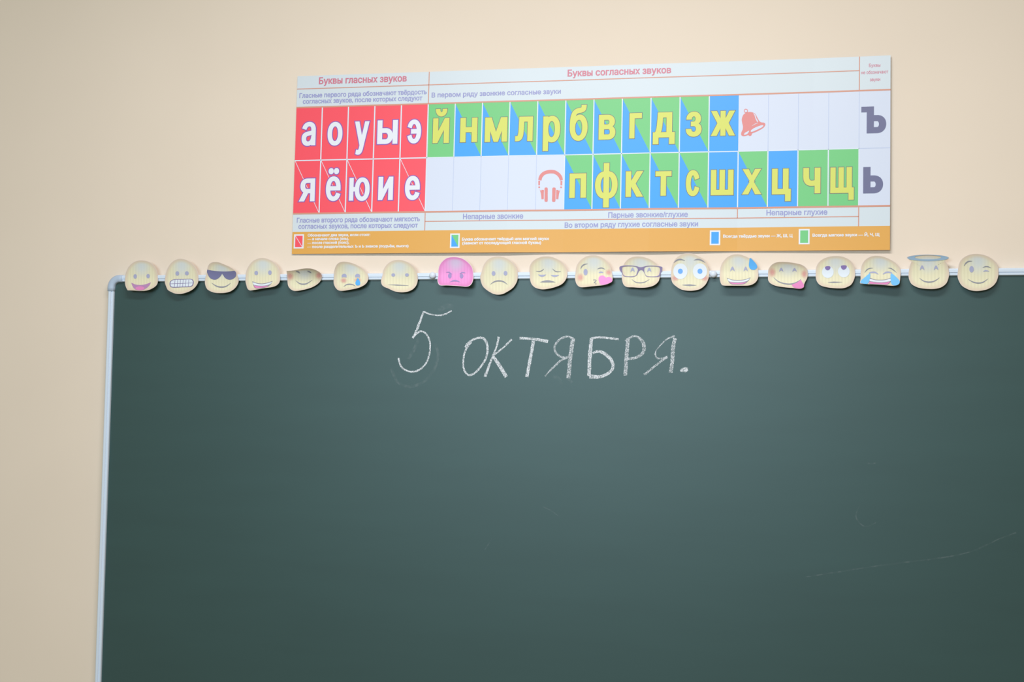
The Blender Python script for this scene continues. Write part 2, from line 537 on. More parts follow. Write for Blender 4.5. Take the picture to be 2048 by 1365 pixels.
def letter(ch, parent, px, box_, style):
    """big printed letter filling a pixel box (x0, x1, y0, y1) of a zoomed view"""
    ox, oy, sc = px; x0, x1, y0, y1 = box_
    X0, X1, Y0, Y1 = ox + x0 / sc, ox + x1 / sc, oy + y0 / sc, oy + y1 / sc
    xm, ym = (X0 + X1) / 2, (Y0 + Y1) / 2
    c0 = uv_of(xm, ym)
    wd = uv_of(X1, ym)[0] - uv_of(X0, ym)[0]; ht = uv_of(xm, Y1)[1] - uv_of(xm, Y0)[1]
    fillm, rimm, rim, bx, by = style
    cs = contours_of(ch, 7); lo, hi = bounds(cs)
    iw, ih = wd - 2 * (rim + bx), ht - 2 * (rim + by)
    S = np.array([iw / (hi[0] - lo[0]), ih / (hi[1] - lo[1])])
    cs = [(c - (lo + hi) / 2) * S for c in cs]
    body = embolden(cs, bx, by)
    def put(cc, d):
        P, T = fill(cc)
        return [cp(c0[0] + p[0], c0[1] - p[1], d) for p in P], [tuple(t) for t in T]
    V, Fc = put(body, LAY['letter']); n1 = len(Fc); parts = [(V, Fc)]
    M = [0] * n1
    if rim:
        V2_, F2_ = put(embolden(body, rim, rim), LAY['rim']); parts.append((V2_, F2_)); M += [1] * len(F2_)
    V, Fc = merge(parts)
    o = mesh('printed_letter', V, Fc, [fillm, rimm], parent, CO, midx=M)
    o.matrix_parent_inverse = Matrix.Identity(4)
    return o


Z1, Z2, Z3, Z4 = (560, 90, 3.175), (840, 90, 3.175), (1120, 90, 3.175), (1420, 90, 3.175)
S_W = (white_ink, lilac_m, 0.0021, 0.0026, 0.0016)
S_Y = (yellow_m, olive_m, 0.0012, 0.0030, 0.0020)
S_G = (grey_m, grey_m, 0.0, 0.0042, 0.0026)
SP = 'split'
LET = [('а', 0, 0, red_m, Z1, (133, 232, 483, 647), S_W), ('о', 1, 0, red_m, Z1, (297, 402, 483, 645), S_W), ('у', 2, 0, red_m, Z1, (470, 570, 480, 703), S_W),
       ('ы', 3, 0, red_m, Z1, (613, 753, 472, 635), S_W), ('э', 4, 0, red_m, Z1, (805, 902, 468, 632), S_W),
       ('я', 0, 1, red_m, Z1, (120, 228, 843, 1000), S_W), ('ё', 1, 1, red_m, Z1, (288, 392, 777, 998), S_W), ('ю', 2, 1, red_m, Z1, (435, 576, 837, 998), S_W),
       ('и', 3, 1, red_m, Z1, (620, 725, 832, 992), S_W), ('е', 4, 1, red_m, Z1, (790, 895, 827, 992), S_W),
       ('й', 5, 0, green_m, Z2, (80, 190, 403, 627), S_Y), ('н', 6, 0, SP, Z2, (253, 368, 460, 622), S_Y), ('м', 7, 0, SP, Z2, (410, 558, 457, 620), S_Y),
       ('л', 8, 0, SP, Z2, (603, 720, 452, 615), S_Y), ('р', 9, 0, SP, Z2, (778, 893, 447, 677), S_Y), ('б', 10, 0, SP, Z2, (948, 1068, 378, 613), S_Y),
       ('в', 11, 0, SP, Z2, (1132, 1245, 440, 605), S_Y), ('г', 12, 0, SP, Z3, (438, 523, 430, 598), S_Y), ('д', 13, 0, SP, Z3, (588, 733, 425, 635), S_Y),
       ('з', 14, 0, SP, Z3, (797, 903, 420, 587), S_Y), ('ж', 15, 0, blue_m, Z3, (960, 1110, 415, 580), S_Y),
       ('п', 10, 1, SP, Z3, (57, 170, 813, 975), S_Y), ('ф', 11, 1, SP, Z3, (220, 370, 748, 1037), S_Y), ('к', 12, 1, SP, Z3, (415, 527, 800, 970), S_Y),
       ('т', 13, 1, SP, Z3, (603, 712, 800, 963), S_Y), ('с', 14, 1, SP, Z3, (797, 888, 793, 965), S_Y), ('ш', 15, 1, blue_m, Z3, (955, 1105, 790, 958), S_Y),
       ('х', 16, 1, SP, Z4, (205, 325, 785, 953), S_Y), ('ц', 17, 1, blue_m, Z4, (390, 517, 783, 997), S_Y), ('ч', 18, 1, green_m, Z4, (588, 705, 778, 948), S_Y),
       ('щ', 19, 1, green_m, Z4, (760, 917, 775, 990), S_Y), ('ъ', 20, 0, white_m, Z4, (960, 1118, 393, 563), S_G), ('ь', 20, 1, white_m, Z4, (972, 1098, 777, 945), S_G)]
CELLS = {}
for ch, i, row, g, z, bx_, st in LET:
    nm = {red_m: 'red cell with a white letter', green_m: 'green cell with a yellow letter', blue_m: 'blue cell with a yellow letter',
          white_m: 'white cell with a grey letter'}.get(g if g != SP else None, 'cell split into blue and green with a yellow letter')
    c_ = CELLS[(i, row)] = cell(i, row, g, nm)
    letter(ch, c_, z, bx_, st)
for i, row in ((16, 0), (17, 0), (18, 0), (19, 0), (5, 1), (6, 1), (7, 1), (8, 1), (9, 1)):
    cell(i, row, white_m, 'empty white cell' if (i, row) not in ((16, 0), (9, 1)) else 'white cell with a coral picture')

# ruled lines
def hl(v, u0, u1, t, d=None): return patch(u0, u1, v - t / 2, v + t / 2, LAY['line'] if d is None else d)
def vl_(u, v0, v1, t, d=None): return patch(u - t / 2, u + t / 2, v0, v1, LAY['line'] if d is None else d)


TL = 0.0020
terra = [hl(0.0305, 0, COLS[20], TL), vl_(COLS[5], 0, V1 - 0.002, TL), vl_(COLS[20], 0, V1 - 0.002, TL), hl(V1 - 0.0012, 0, CW, 0.0034, 0.00034),
         hl(V3 + 0.0014, 0, CW, 0.0038, 0.00034), hl(0.3458, COLS[5], COLS[20], TL), vl_(COLS[5], V3 + 0.003, V4, TL), vl_(COLS[16], V3 + 0.003, 0.3458, TL),
         vl_(COLS[20], V3 + 0.003, V4, TL)]
for V, Fc in terra: mesh('ruled_line', V, Fc, line_m, chart, CO, label='terracotta ruled line')
wl = [hl(V2, 0, COLS[5], 0.0026), hl(V2, COLS[5], COLS[16], 0.0022), hl(V2, COLS[16], COLS[20], 0.0020)]
for i in range(1, 6): wl.append(vl_(COLS[i], V1, V3, 0.0028))
for i in range(6, 16): wl.append(vl_(COLS[i], V1, V2, 0.0024))
for i in range(10, 21): wl.append(vl_(COLS[i], V2, V3, 0.0024))
for V, Fc in wl: mesh('ruled_line', V, Fc, wline_m, chart, CO, label='white line between the coloured cells')
tl = [vl_(COLS[i], V1, V2, 0.0012) for i in (17, 18, 19, 20)] + [vl_(COLS[i], V2 + 0.001, V3, 0.0012) for i in (6, 7, 8, 9)] + [hl(V2, COLS[20], CW, 0.0014)]
for V, Fc in tl: mesh('ruled_line', V, Fc, thin_m, chart, CO, label='thin lilac line between the white cells')


def diag(u0, v0, u1, v1, t, d):
    n = 8; V = []; Fc = []; dx, dy = u1 - u0, v1 - v0; L_ = math.hypot(dx, dy); nx, ny = -dy / L_ * t / 2, dx / L_ * t / 2
    for k in range(n + 1):
        a, b = u0 + dx * k / n, v0 + dy * k / n
        V += [cp(a + nx, b + ny, d), cp(a - nx, b - ny, d)]
    return V, [(2 * k, 2 * k + 1, 2 * k + 3, 2 * k + 2) for k in range(n)]


for i in (0, 1, 2, 4):
    V, Fc = diag(COLS[i] + 0.001, V2 + 0.001, COLS[i + 1] - 0.001, V3 - 0.001, 0.0012, LAY['diag'])
    mesh('diagonal_line', V, Fc, wline_m, CELLS[(i, 1)], CO, label='thin white diagonal')



def text(name, body, px, x0, x1, yb0, cap_, m, bold=0.0, label=None):
    """a line of print from pixel x0 to x1 with its baseline at yb0 (left end), capitals cap_ high, in a zoomed view"""
    ox, oy, sc = px
    a = uv_of(ox + x0 / sc, oy + yb0 / sc); b = uv_of(ox + x1 / sc, oy + yb0 / sc)
    capm = uv_of(ox + x0 / sc, oy + yb0 / sc)[1] - uv_of(ox + x0 / sc, oy + (yb0 - cap_) / sc)[1]
    cs = contours_of(body, 3); lo, hi = bounds(cs)
    sx = (b[0] - a[0] - 2 * bold) / (hi[0] - lo[0]); sy = capm / 0.727
    cs = [np.stack([(c[:, 0] - lo[0]) * sx + bold, c[:, 1] * sy], 1) for c in cs]
    if bold: cs = embolden(cs, bold, bold * 0.8)
    P, T = fill(cs)
    return mesh(name, [cp(a[0] + p[0], a[1] - p[1], LAY['text']) for p in P], [tuple(t) for t in T], m, chart, CO, label=label)


PK, VI = 'pink printed heading', 'violet printed line'
text('heading_text', 'Буквы гласных звуков', Z1, 246, 803, 248, 42, pinktext_m, 0.0006, PK)
text('heading_text', 'Буквы согласных звуков', Z3, 47, 705, 199, 42, pinktext_m, 0.0006, PK)
text('heading_text', 'Буквы', Z4, 1009, 1081, 142, 21, pinktext_m, 0.0001, PK)
text('heading_text', 'не обозначают', Z4, 960, 1131, 187, 21, pinktext_m, 0.0001, PK)
text('heading_text', 'звуки', Z4, 1015, 1080, 232, 21, pinktext_m, 0.0001, PK)
B = 0.00038
text('caption_text', 'Гласные первого ряда обозначают твёрдость', Z1, 122, 930, 336, 29, violet_m, B, VI)
text('caption_text', 'согласных звуков, после которых следуют', Z1, 144, 902, 373, 29, violet_m, B, VI)
text('caption_text', 'В первом ряду звонкие согласные звуки', Z2, 73, 893, 333, 30, violet_m, B, VI)
text('caption_text', 'Гласные второго ряда обозначают мягкость', Z1, 107, 890, 1129, 30, violet_m, B, VI)
text('caption_text', 'согласных звуков, после которых следуют', Z1, 117, 877, 1168, 30, violet_m, B, VI)
text('caption_text', 'Непарные звонкие', Z2, 275, 657, 1108, 33, violet_m, B, VI)
text('caption_text', 'Парные звонкие/глухие', Z3, 307, 812, 1099, 34, violet_m, B, VI)
text('caption_text', 'Во втором ряду глухие согласные звуки', Z3, 30, 877, 1161, 32, violet_m, B, VI)
text('caption_text', 'Непарные глухие', Z4, 358, 745, 1083, 34, violet_m, B, VI)
ZL, ZR = (570, 420, 3.657), (1100, 400, 2.926)
LG = 'white printed legend line'
text('legend_text', 'Обозначают два звука, если стоят:', ZL, 167, 625, 196, 19, white_ink, B, LG)
text('legend_text', '— в начале слова (ель),', ZL, 165, 470, 223, 19, white_ink, B, LG)
text('legend_text', '— после гласной (пояс),', ZL, 165, 472, 251, 19, white_ink, B, LG)
text('legend_text', '— после разделительных Ъ и Ь знаков (подъём, вьюга)', ZL, 163, 907, 280, 19, white_ink, B, LG)
text('legend_text', 'Буква обозначает твёрдый или мягкий звуки', ZL, 1298, 1930, 227, 20, white_ink, B, LG)
text('legend_text', '(зависит от последующей гласной буквы)', ZL, 1300, 1875, 255, 20, white_ink, B, LG)
text('legend_text', 'Всегда твёрдые звуки — Ж, Ш, Ц', ZR, 1013, 1420, 222, 17, white_ink, B, LG)
text('legend_text', 'Всегда мягкие звуки — Й, Ч, Щ', ZR, 1536, 1928, 217, 17, white_ink, B, LG)


def swatch(px, x0, y0, x1, y1, ground, label):
    ox, oy, sc = px
    a = uv_of(ox + x0 / sc, oy + y0 / sc); b = uv_of(ox + x1 / sc, oy + y1 / sc)
    if b[0] < a[0]: a, b = b, a
    t = 0.0032; V, Fc = patch(a[0], b[0], a[1], b[1], 0.0002); M = [0] * len(Fc)
    u0, u1, v0, v1 = a[0] + t, b[0] - t, a[1] + t, b[1] - t
    mats = [white_ink]
    if ground == 'split':
        q = [cp(u0, v0, 0.00034), cp(u0, v1, 0.00034), cp(u1, v1, 0.00034), cp(u1, v0, 0.00034)]
        V, Fc = merge([(V, Fc), (q, [(0, 1, 2), (0, 2, 3)])]); M += [1, 2]; mats += [blue_m, green_m]
    else:
        V2_, F2_ = patch(u0, u1, v0, v1, 0.00034); V, Fc = merge([(V, Fc), (V2_, F2_)]); M += [1] * len(F2_); mats.append(ground)
    if ground is red_m:
        V2_, F2_ = diag(u0, v0, u1, v1, 0.0011, 0.00046); V, Fc = merge([(V, Fc), (V2_, F2_)]); M += [0] * len(F2_)
    mesh('legend_swatch', V, Fc, mats, chart, CO, midx=M, label=label)


swatch(ZL, 67, 180, 137, 283, red_m, 'red legend square with a white diagonal')
swatch(ZL, 1212, 175, 1280, 281, 'split', 'blue and green legend square')
swatch(ZR, 936, 180, 996, 266, blue_m, 'blue legend square')
swatch(ZR, 1456, 172, 1519, 261, green_m, 'green legend square')


def icon(name, px, shapes, label):
    """printed picture: list of (contour points, material, layer)"""
    ox, oy, sc = px; parts = []; M = []; mats = []
    for cs, m, lay in shapes:
        cu = [np.array([uv_of(ox + p[0] / sc, oy + p[1] / sc) for p in c]) for c in cs]
        cu = [c if sarea(c) > 0 else c[::-1] for c in cu]
        P, T = fill(cu); parts.append(([cp(p[0], p[1], 0.00034 + lay * 0.00014) for p in P], [tuple(t) for t in T]))
        if m not in mats: mats.append(m)
        M += [mats.index(m)] * len(T)
    V, Fc = merge(parts); mesh(name, V, Fc, mats, chart, CO, midx=M, label=label)


ZI = (1470, 200, 15.17)
ring = [(330 + 62 * math.cos(t), 330 + 66 * math.sin(t)) for t in np.linspace(0, 2 * math.pi, 24, endpoint=False)]
ringi = [(330 + 38 * math.cos(t), 332 + 40 * math.sin(t)) for t in np.linspace(0, 2 * math.pi, 24, endpoint=False)]
icon('bell_picture', ZI, [
    ([ring], icon_m, 0), ([ringi], white_m, 1),
    ([catmull([(320, 395), (420, 365), (530, 375), (620, 430), (680, 540), (740, 640), (800, 680), (880, 690), (920, 730), (900, 800), (840, 860), (720, 930), (600, 985), (520, 1015),
               (500, 1070), (450, 1095), (395, 1070), (330, 1090), (250, 1100), (190, 1065), (190, 990), (230, 900), (240, 800), (215, 690), (205, 580), (245, 460)], 4)], icon_m, 0),
    ([catmull([(270, 1055), (300, 1000), (380, 955), (430, 935), (400, 1000), (350, 1045)], 4)], white_m, 1),
    ([catmull([(480, 930), (560, 865), (700, 800), (820, 765), (860, 780), (820, 830), (700, 890), (560, 955), (490, 965)], 4)], white_m, 1),
    ([ribbon_contour([(545, 405), (600, 450), (630, 550), (690, 665)], [6, 26, 30, 40])], white_m, 1),
    ([ribbon_contour([(515, 790), (600, 735), (700, 695)], [6, 16, 10])], white_m, 1)], 'coral bell picture')
ZH = (1065, 325, 15.17)


def rr(x0, y0, x1, y1, sk=0.0, r_=30):
    return catmull([(x0 + r_, y0), (x1 - r_, y0), (x1, y0 + r_), (x1 + sk / 2, (y0 + y1) / 2), (x1 + sk, y1 - r_), (x1 + sk - r_, y1), (x0 + sk + r_, y1), (x0 + sk, y1 - r_), (x0 + sk / 2, (y0 + y1) / 2), (x0, y0 + r_)], 4)


icon('headphones_picture', ZH, [
    ([ribbon_contour([(225, 545), (260, 430), (350, 335), (480, 290), (570, 283), (670, 295), (780, 360), (850, 450), (878, 545)], [100, 105, 105, 108, 110, 108, 105, 105, 90], 6)], icon_m, 0),
    ([[(180, 560), (235, 560), (228, 700), (182, 700)]], icon_m, 0), ([[(850, 560), (905, 560), (900, 700), (850, 700)]], icon_m, 0),
    ([[(208 + 28 * math.cos(t), 758 + 28 * math.sin(t)) for t in np.linspace(0, 6.28, 16, endpoint=False)]], icon_m, 0),
    ([[(868 + 28 * math.cos(t), 758 + 28 * math.sin(t)) for t in np.linspace(0, 6.28, 16, endpoint=False)]], icon_m, 0),
    ([[(222, 818), (268, 880), (275, 838), (350, 838), (345, 1120), (278, 1122), (262, 960)]], icon_m, 0),
    ([[(845, 818), (805, 880), (785, 838), (722, 838), (718, 1118), (785, 1120), (805, 960)]], icon_m, 0),
    ([rr(370, 768, 465, 1198)], icon_m, 1), ([rr(605, 768, 705, 1198, -8)], icon_m, 1)], 'coral headphones picture')

# ------------------------------------------------------------------ paper faces along the top rail
def face_paper(name, mid, edge, glow, margin):
    """printed face: radial print gradient, faint print banding, light cut margin"""
    m, N, L, b = principled(name)
    uv = N.new('ShaderNodeUVMap'); uv.uv_map = 'face'
    sep = N.new('ShaderNodeSeparateXYZ'); L.new(uv.outputs['UV'], sep.inputs['Vector'])
    # glow: centre of the brow printed paler
    mp = N.new('ShaderNodeMapping'); mp.inputs['Location'].default_value = (-0.02, -0.62, 0); mp.inputs['Scale'].default_value = (1.35, 1.0, 1)
    ln = N.new('ShaderNodeVectorMath'); ln.operation = 'LENGTH'
    L.new(uv.outputs['UV'], mp.inputs['Vector']); L.new(mp.outputs['Vector'], ln.inputs[0])
    r1 = N.new('ShaderNodeMapRange'); r1.interpolation_type = 'SMOOTHSTEP'
    r1.inputs['From Min'].default_value = 0.05; r1.inputs['From Max'].default_value = 0.95
    r1.inputs['To Min'].default_value = 0.80; r1.inputs['To Max'].default_value = 0.0
    L.new(ln.outputs['Value'], r1.inputs['Value'])
    # edge: distance ratio from the outline kept in a second map
    uv2 = N.new('ShaderNodeUVMap'); uv2.uv_map = 'ring'
    sep2 = N.new('ShaderNodeSeparateXYZ'); L.new(uv2.outputs['UV'], sep2.inputs['Vector'])
    r2 = N.new('ShaderNodeMapRange'); r2.interpolation_type = 'SMOOTHSTEP'
    r2.inputs['From Min'].default_value = 0.72; r2.inputs['From Max'].default_value = 0.97
    L.new(sep2.outputs['X'], r2.inputs['Value'])
    wv = N.new('ShaderNodeTexWave'); wv.inputs['Scale'].default_value = 1.9; wv.inputs['Distortion'].default_value = 0.6
    L.new(uv.outputs['UV'], wv.inputs['Vector'])
    mixa = N.new('ShaderNodeMix'); mixa.data_type = 'RGBA'; mixa.inputs[6].default_value = lin(mid)
    mixa.inputs[7].default_value = lin(tuple(min(255, c + 8) for c in mid))
    L.new(wv.outputs['Fac'], mixa.inputs[0])
    mixg = N.new('ShaderNodeMix'); mixg.data_type = 'RGBA'; L.new(mixa.outputs[2], mixg.inputs[6]); mixg.inputs[7].default_value = lin(glow)
    L.new(r1.outputs['Result'], mixg.inputs[0])
    mixe = N.new('ShaderNodeMix'); mixe.data_type = 'RGBA'; L.new(mixg.outputs[2], mixe.inputs[6]); mixe.inputs[7].default_value = lin(edge)
    L.new(r2.outputs['Result'], mixe.inputs[0])
    gt = N.new('ShaderNodeMath'); gt.operation = 'GREATER_THAN'; gt.inputs[1].default_value = 0.972
    L.new(sep2.outputs['X'], gt.inputs[0])
    mixm = N.new('ShaderNodeMix'); mixm.data_type = 'RGBA'; L.new(mixe.outputs[2], mixm.inputs[6]); mixm.inputs[7].default_value = lin(margin)
    L.new(gt.outputs['Value'], mixm.inputs[0])
    L.new(mixm.outputs[2], b.inputs['Base Color'])
    b.inputs['Roughness'].default_value = 0.5; b.inputs['Specular IOR Level'].default_value = 0.25
    return m


yellow_face = face_paper('pale_yellow_face_print', (231, 224, 194), (228, 210, 190), (216, 224, 234), (226, 208, 200))
pink_face = face_paper('pink_face_print', (238, 154, 218), (230, 142, 204), (212, 206, 234), (248, 226, 236))
eye_m = ink('lilac_eye_ink', (176, 178, 212)); mouth_m = ink('grey_mouth_ink', (150, 150, 164)); mauve_m = ink('mauve_mouth_ink', (190, 142, 192))
tongue_m = ink('pink_tongue_ink', (232, 142, 200)); teeth_m = ink('white_teeth_ink', (232, 240, 254)); frame_m = ink('plum_glasses_ink', (142, 130, 172))
shade_m = ink('slate_sunglasses_ink', (122, 122, 164)); drop_m = ink('sky_blue_drop_ink', (96, 180, 252)); heart_m = ink('pink_heart_ink', (242, 158, 224))
iris_m = ink('blue_iris_ink', (118, 180, 255)); plum_m = ink('plum_iris_ink', (140, 120, 182)); halo_m = ink('pale_blue_halo_ink', (164, 192, 222))
lightdrop_m = ink('light_blue_tear_ink', (124, 200, 255)); rose_m = ink('rose_eye_ink', (168, 146, 202))


def cheek_material():
    m, N, L, b = principled('blush_pink_ink')
    uv = N.new('ShaderNodeUVMap'); uv.uv_map = 'ring'; s = N.new('ShaderNodeSeparateXYZ'); L.new(uv.outputs['UV'], s.inputs['Vector'])
    r = N.new('ShaderNodeMapRange'); r.interpolation_type = 'SMOOTHSTEP'; r.inputs['To Min'].default_value = 0.55; r.inputs['To Max'].default_value = 0.0
    L.new(s.outputs['X'], r.inputs['Value']); L.new(r.outputs['Result'], b.inputs['Alpha'])
    b.inputs['Base Color'].default_value = lin((238, 158, 166)); b.inputs['Roughness'].default_value = 0.5
    return m


cheek_m = cheek_material()
K = 15.1667


class Face:
    """one paper face: cylinder-curled sheet fixed to the rail, curling off the board above and below"""
    def __init__(self, off, outline, top, bot, tilt, label, paper=None, mid=0.5):
        self.off = off
        pts = catmull([(off[0] + x / K, off[1] + y / K) for x, y in outline], 4)
        self.c = (pts.min(0) + pts.max(0)) / 2; self.h = (pts.max(0) - pts.min(0)) / 2
        self.top, self.bot, self.tilt = top / 1000, bot / 1000, math.radians(tilt)
        self.mid = self.c[1] + (mid - 0.5) * 2 * self.h[1]
        base = at(self.c[0], self.c[1] + self.h[1], 0.019)
        self.root = thing('paper_face', label, 'decoration', tuple(base), 'paper emoji faces along the top of the board')
        self.O = tuple(base)
        ns = len(pts); rings = [1.0, 0.985, 0.972, 0.95, 0.92, 0.87, 0.8, 0.7, 0.6, 0.5, 0.4, 0.3, 0.2, 0.1]
        V = []; uv = []; rg = []
        for r in rings:
            for p in pts:
                q = self.c + (p - self.c) * r; V.append(self.pt(q[0], q[1], 0.0))
                uv.append(((q[0] - self.c[0]) / self.h[0], -(q[1] - self.c[1]) / self.h[1])); rg.append(r)
        V.append(self.pt(self.c[0], self.c[1], 0.0)); uv.append((0, 0)); rg.append(0.0)
        n = len(V); nr = len(rings); Fc = []
        for j in range(nr - 1):
            for i in range(ns): Fc.append((j * ns + i, j * ns + (i + 1) % ns, (j + 1) * ns + (i + 1) % ns, (j + 1) * ns + i))
        for i in range(ns): Fc.append(((nr - 1) * ns + i, (nr - 1) * ns + (i + 1) % ns, n - 1))
        nfront = len(Fc)
        V += [(p[0], p[1] + 0.0006, p[2]) for p in V]; uv += uv; rg += rg
        Fc += [tuple(n + k for k in f_[::-1]) for f_ in Fc[:nfront]]
        for i in range(ns): Fc.append((i, n + i, n + (i + 1) % ns, (i + 1) % ns))
        back = ink('white_paper_back', (232, 226, 224), 0.7, 0.1)
        M = [0] * nfront + [1] * nfront + [1] * ns
        o = mesh('paper_cutout', V, Fc, [paper or yellow_face, back], self.root, self.O, smooth=False, midx=M)
        self.maps(o, uv, rg)
        for p in o.data.polygons: p.use_smooth = p.material_index == 0
        fix_normals(o)

    def maps(self, o, uv, rg):
        a = o.data.uv_layers.new(name='face'); b = o.data.uv_layers.new(name='ring')
        for lp in o.data.loops:
            a.data[lp.index].uv = uv[lp.vertex_index]; b.data[lp.index].uv = (rg[lp.vertex_index], 0)

    def depth(self, x, y):
        s = ((y - self.mid) * math.cos(self.tilt) + (x - self.c[0]) * math.sin(self.tilt)) / self.h[1]
        return 0.0192 + (self.top if s < 0 else self.bot) * min(abs(s), 1.5) ** 2

    def pt(self, x, y, d):
        return tuple(at(x, y, self.depth(x, y) + d))

    def P(self, pts): return [(self.off[0] + x / K, self.off[1] + y / K) for x, y in pts]

    def shape(self, name, contours, m, lay=1, parent=None, label=None):
        cs = []
        for k, c in enumerate(contours):
            c = np.array(c); cs.append(c if (sarea(c) > 0) == (k == 0) else c[::-1])
        lo, hi = bounds(cs); ex = [(x, y) for x in np.arange(lo[0], hi[0], 3.0) for y in np.arange(lo[1], hi[1], 2.0)]
        Pp, T = fill(cs, ex)
        if parent is None: parent = self.root
        return mesh(name, [self.pt(p[0], p[1], 0.0003 + 0.00022 * lay) for p in Pp], [tuple(t) for t in T], m, parent, self.O, label=label)

    def blob(self, name, pts, m, lay=1, parent=None, n=4, label=None): return self.shape(name, [catmull(self.P(pts), n)], m, lay, parent, label)

    def ell(self, name, x, y, rx, ry, m, lay=1, parent=None):
        return self.shape(name, [self.P([(x + rx * math.cos(t), y + ry * math.sin(t)) for t in np.linspace(0, 2 * math.pi, 28, endpoint=False)])], m, lay, parent)

    def line(self, name, pts, wid, m=None, lay=1, parent=None):
        if np.isscalar(wid): wid = [wid * 0.25] + [wid] * max(1, len(pts) - 2) + [wid * 0.25]
        return self.shape(name, [ribbon_contour(self.P(pts), [q / K for q in wid])], m or mouth_m, lay, parent)

    def eyes(self, *e, m=None):
        for x, y, rx, ry in e: self.ell('eye', x, y, rx, ry, m or eye_m)

    def arch(self, x0, yb, x1, yt, m=None):
        """closed smiling eye: a small pointed arch with a notch below"""
        xm = (x0 + x1) / 2; q = (x1 - x0) / 4; self.blob('eye', [(x0, yb), (x0, yb), (x0 + q * 0.45, (yb + yt) / 2), (xm, yt), (x1 - q * 0.45, (yb + yt) / 2), (x1, yb), (x1, yb), (xm + q * 0.7, yb - (yb - yt) * 0.28), (xm, yb - (yb - yt) * 0.38), (xm - q * 0.7, yb - (yb - yt) * 0.28)], m or eye_m, n=3)

    def cheek(self, x, y, rx, ry):
        V = []; rg = []; ns = 24; c = self.P([(x, y)])[0]; R = [1, .8, .6, .4, .2]
        for r in R:
            for k in range(ns):
                t = 2 * math.pi * k / ns; V.append(self.pt(c[0] + 1.12 * r * rx / K * math.cos(t), c[1] + 1.12 * r * ry / K * math.sin(t), 0.0004)); rg.append(r)
        V.append(self.pt(c[0], c[1], 0.0004)); rg.append(0)
        Fc = [(j * ns + i, j * ns + (i + 1) % ns, (j + 1) * ns + (i + 1) % ns, (j + 1) * ns + i) for j in range(4) for i in range(ns)]
        Fc += [(4 * ns + i, 4 * ns + (i + 1) % ns, len(V) - 1) for i in range(ns)]
        o = mesh('cheek', V, Fc, cheek_m, self.root, self.O, label='pink cheek'); self.maps(o, [(0, 0)] * len(V), rg)

    def grin(self, edge, teeth, tongue, m=None):
        mo = self.blob('mouth', edge, m or mouth_m, 1)
        if teeth: self.blob('teeth', teeth, teeth_m, 2, mo)
        if tongue: self.blob('tongue', tongue, tongue_m, 2, mo)


ON = ' on the rail'
f = Face((240, 510), [(650, 168), (850, 200), (1000, 300), (1100, 450), (1140, 620), (1142, 830), (1090, 940), (960, 1030), (800, 1085), (600, 1095), (380, 1082), (230, 1078), (230, 1078), (180, 985), (150, 870), (155, 700), (190, 520), (260, 370), (380, 250), (510, 185)],
         5, 16, 0, 'pale yellow paper face with open pink mouth and no teeth, next to the board corner')
f.eyes((460, 655, 52, 70), (852, 645, 52, 65))
f.grin([(340, 845), (340, 845), (480, 902), (640, 916), (800, 886), (940, 832), (940, 832), (890, 930), (800, 1012), (700, 1060), (580, 1076), (470, 1050), (390, 970)], None,
       [(470, 1000), (540, 965), (620, 955), (700, 975), (745, 1015), (690, 1058), (580, 1070), (490, 1050)], mauve_m)

f = Face((320, 510), [(620, 120), (780, 145), (950, 245), (1080, 390), (1150, 560), (1165, 720), (1145, 860), (1040, 1010), (900, 1105), (740, 1165), (600, 1188), (450, 1175), (330, 1125), (235, 1065), (185, 960), (145, 830), (160, 660), (205, 480), (270, 340), (370, 220), (490, 145)],
         5, 11, 0, 'pale yellow paper face with gritted white teeth in a wide grimace')
f.eyes((525, 565, 55, 68), (815, 560, 58, 62))
mo = f.blob('mouth', [(430, 742), (690, 735), (940, 730), (1015, 785), (1015, 885), (940, 968), (660, 985), (390, 995), (300, 940), (305, 815)], frame_m, 1)
f.blob('teeth', [(430, 762), (690, 755), (930, 750), (990, 800), (990, 875), (925, 948), (660, 965), (395, 973), (325, 930), (330, 825)], teeth_m, 2, mo)
gx = [[(310, 880), (660, 868), (1008, 852)]] + [[(x + 6, 755), (x - 2, 860), (x - 14, 972)] for x in (450, 532, 615, 698, 782, 868)]
for g in gx: f.line('tooth_line', g, [13, 13, 13], frame_m, 3, mo)

f = Face((400, 510), [(440, 215), (580, 230), (720, 285), (860, 345), (990, 420), (1080, 500), (1120, 580), (1160, 690), (1168, 815), (1120, 935), (1030, 1040), (900, 1120), (750, 1155), (600, 1162), (440, 1150), (300, 1100), (200, 1020), (148, 860), (160, 700), (200, 560), (222, 430), (270, 300), (340, 240)],
         11, 10, -12, 'paper face in dark sunglasses with its top curled down' )
f.blob('sunglasses', [(218, 452), (218, 452), (420, 485), (680, 505), (900, 500), (1040, 488), (1090, 540), (1090, 640), (1040, 705), (950, 752), (850, 750), (760, 700), (705, 620), (668, 572), (668, 572), (630, 640), (560, 710), (470, 755), (380, 745), (290, 690), (235, 590), (210, 510)], shade_m, label='dark slate sunglasses')
f.line('mouth', [(350, 850), (490, 945), (640, 978), (790, 955), (935, 855)], [6, 34, 44, 34, 6])

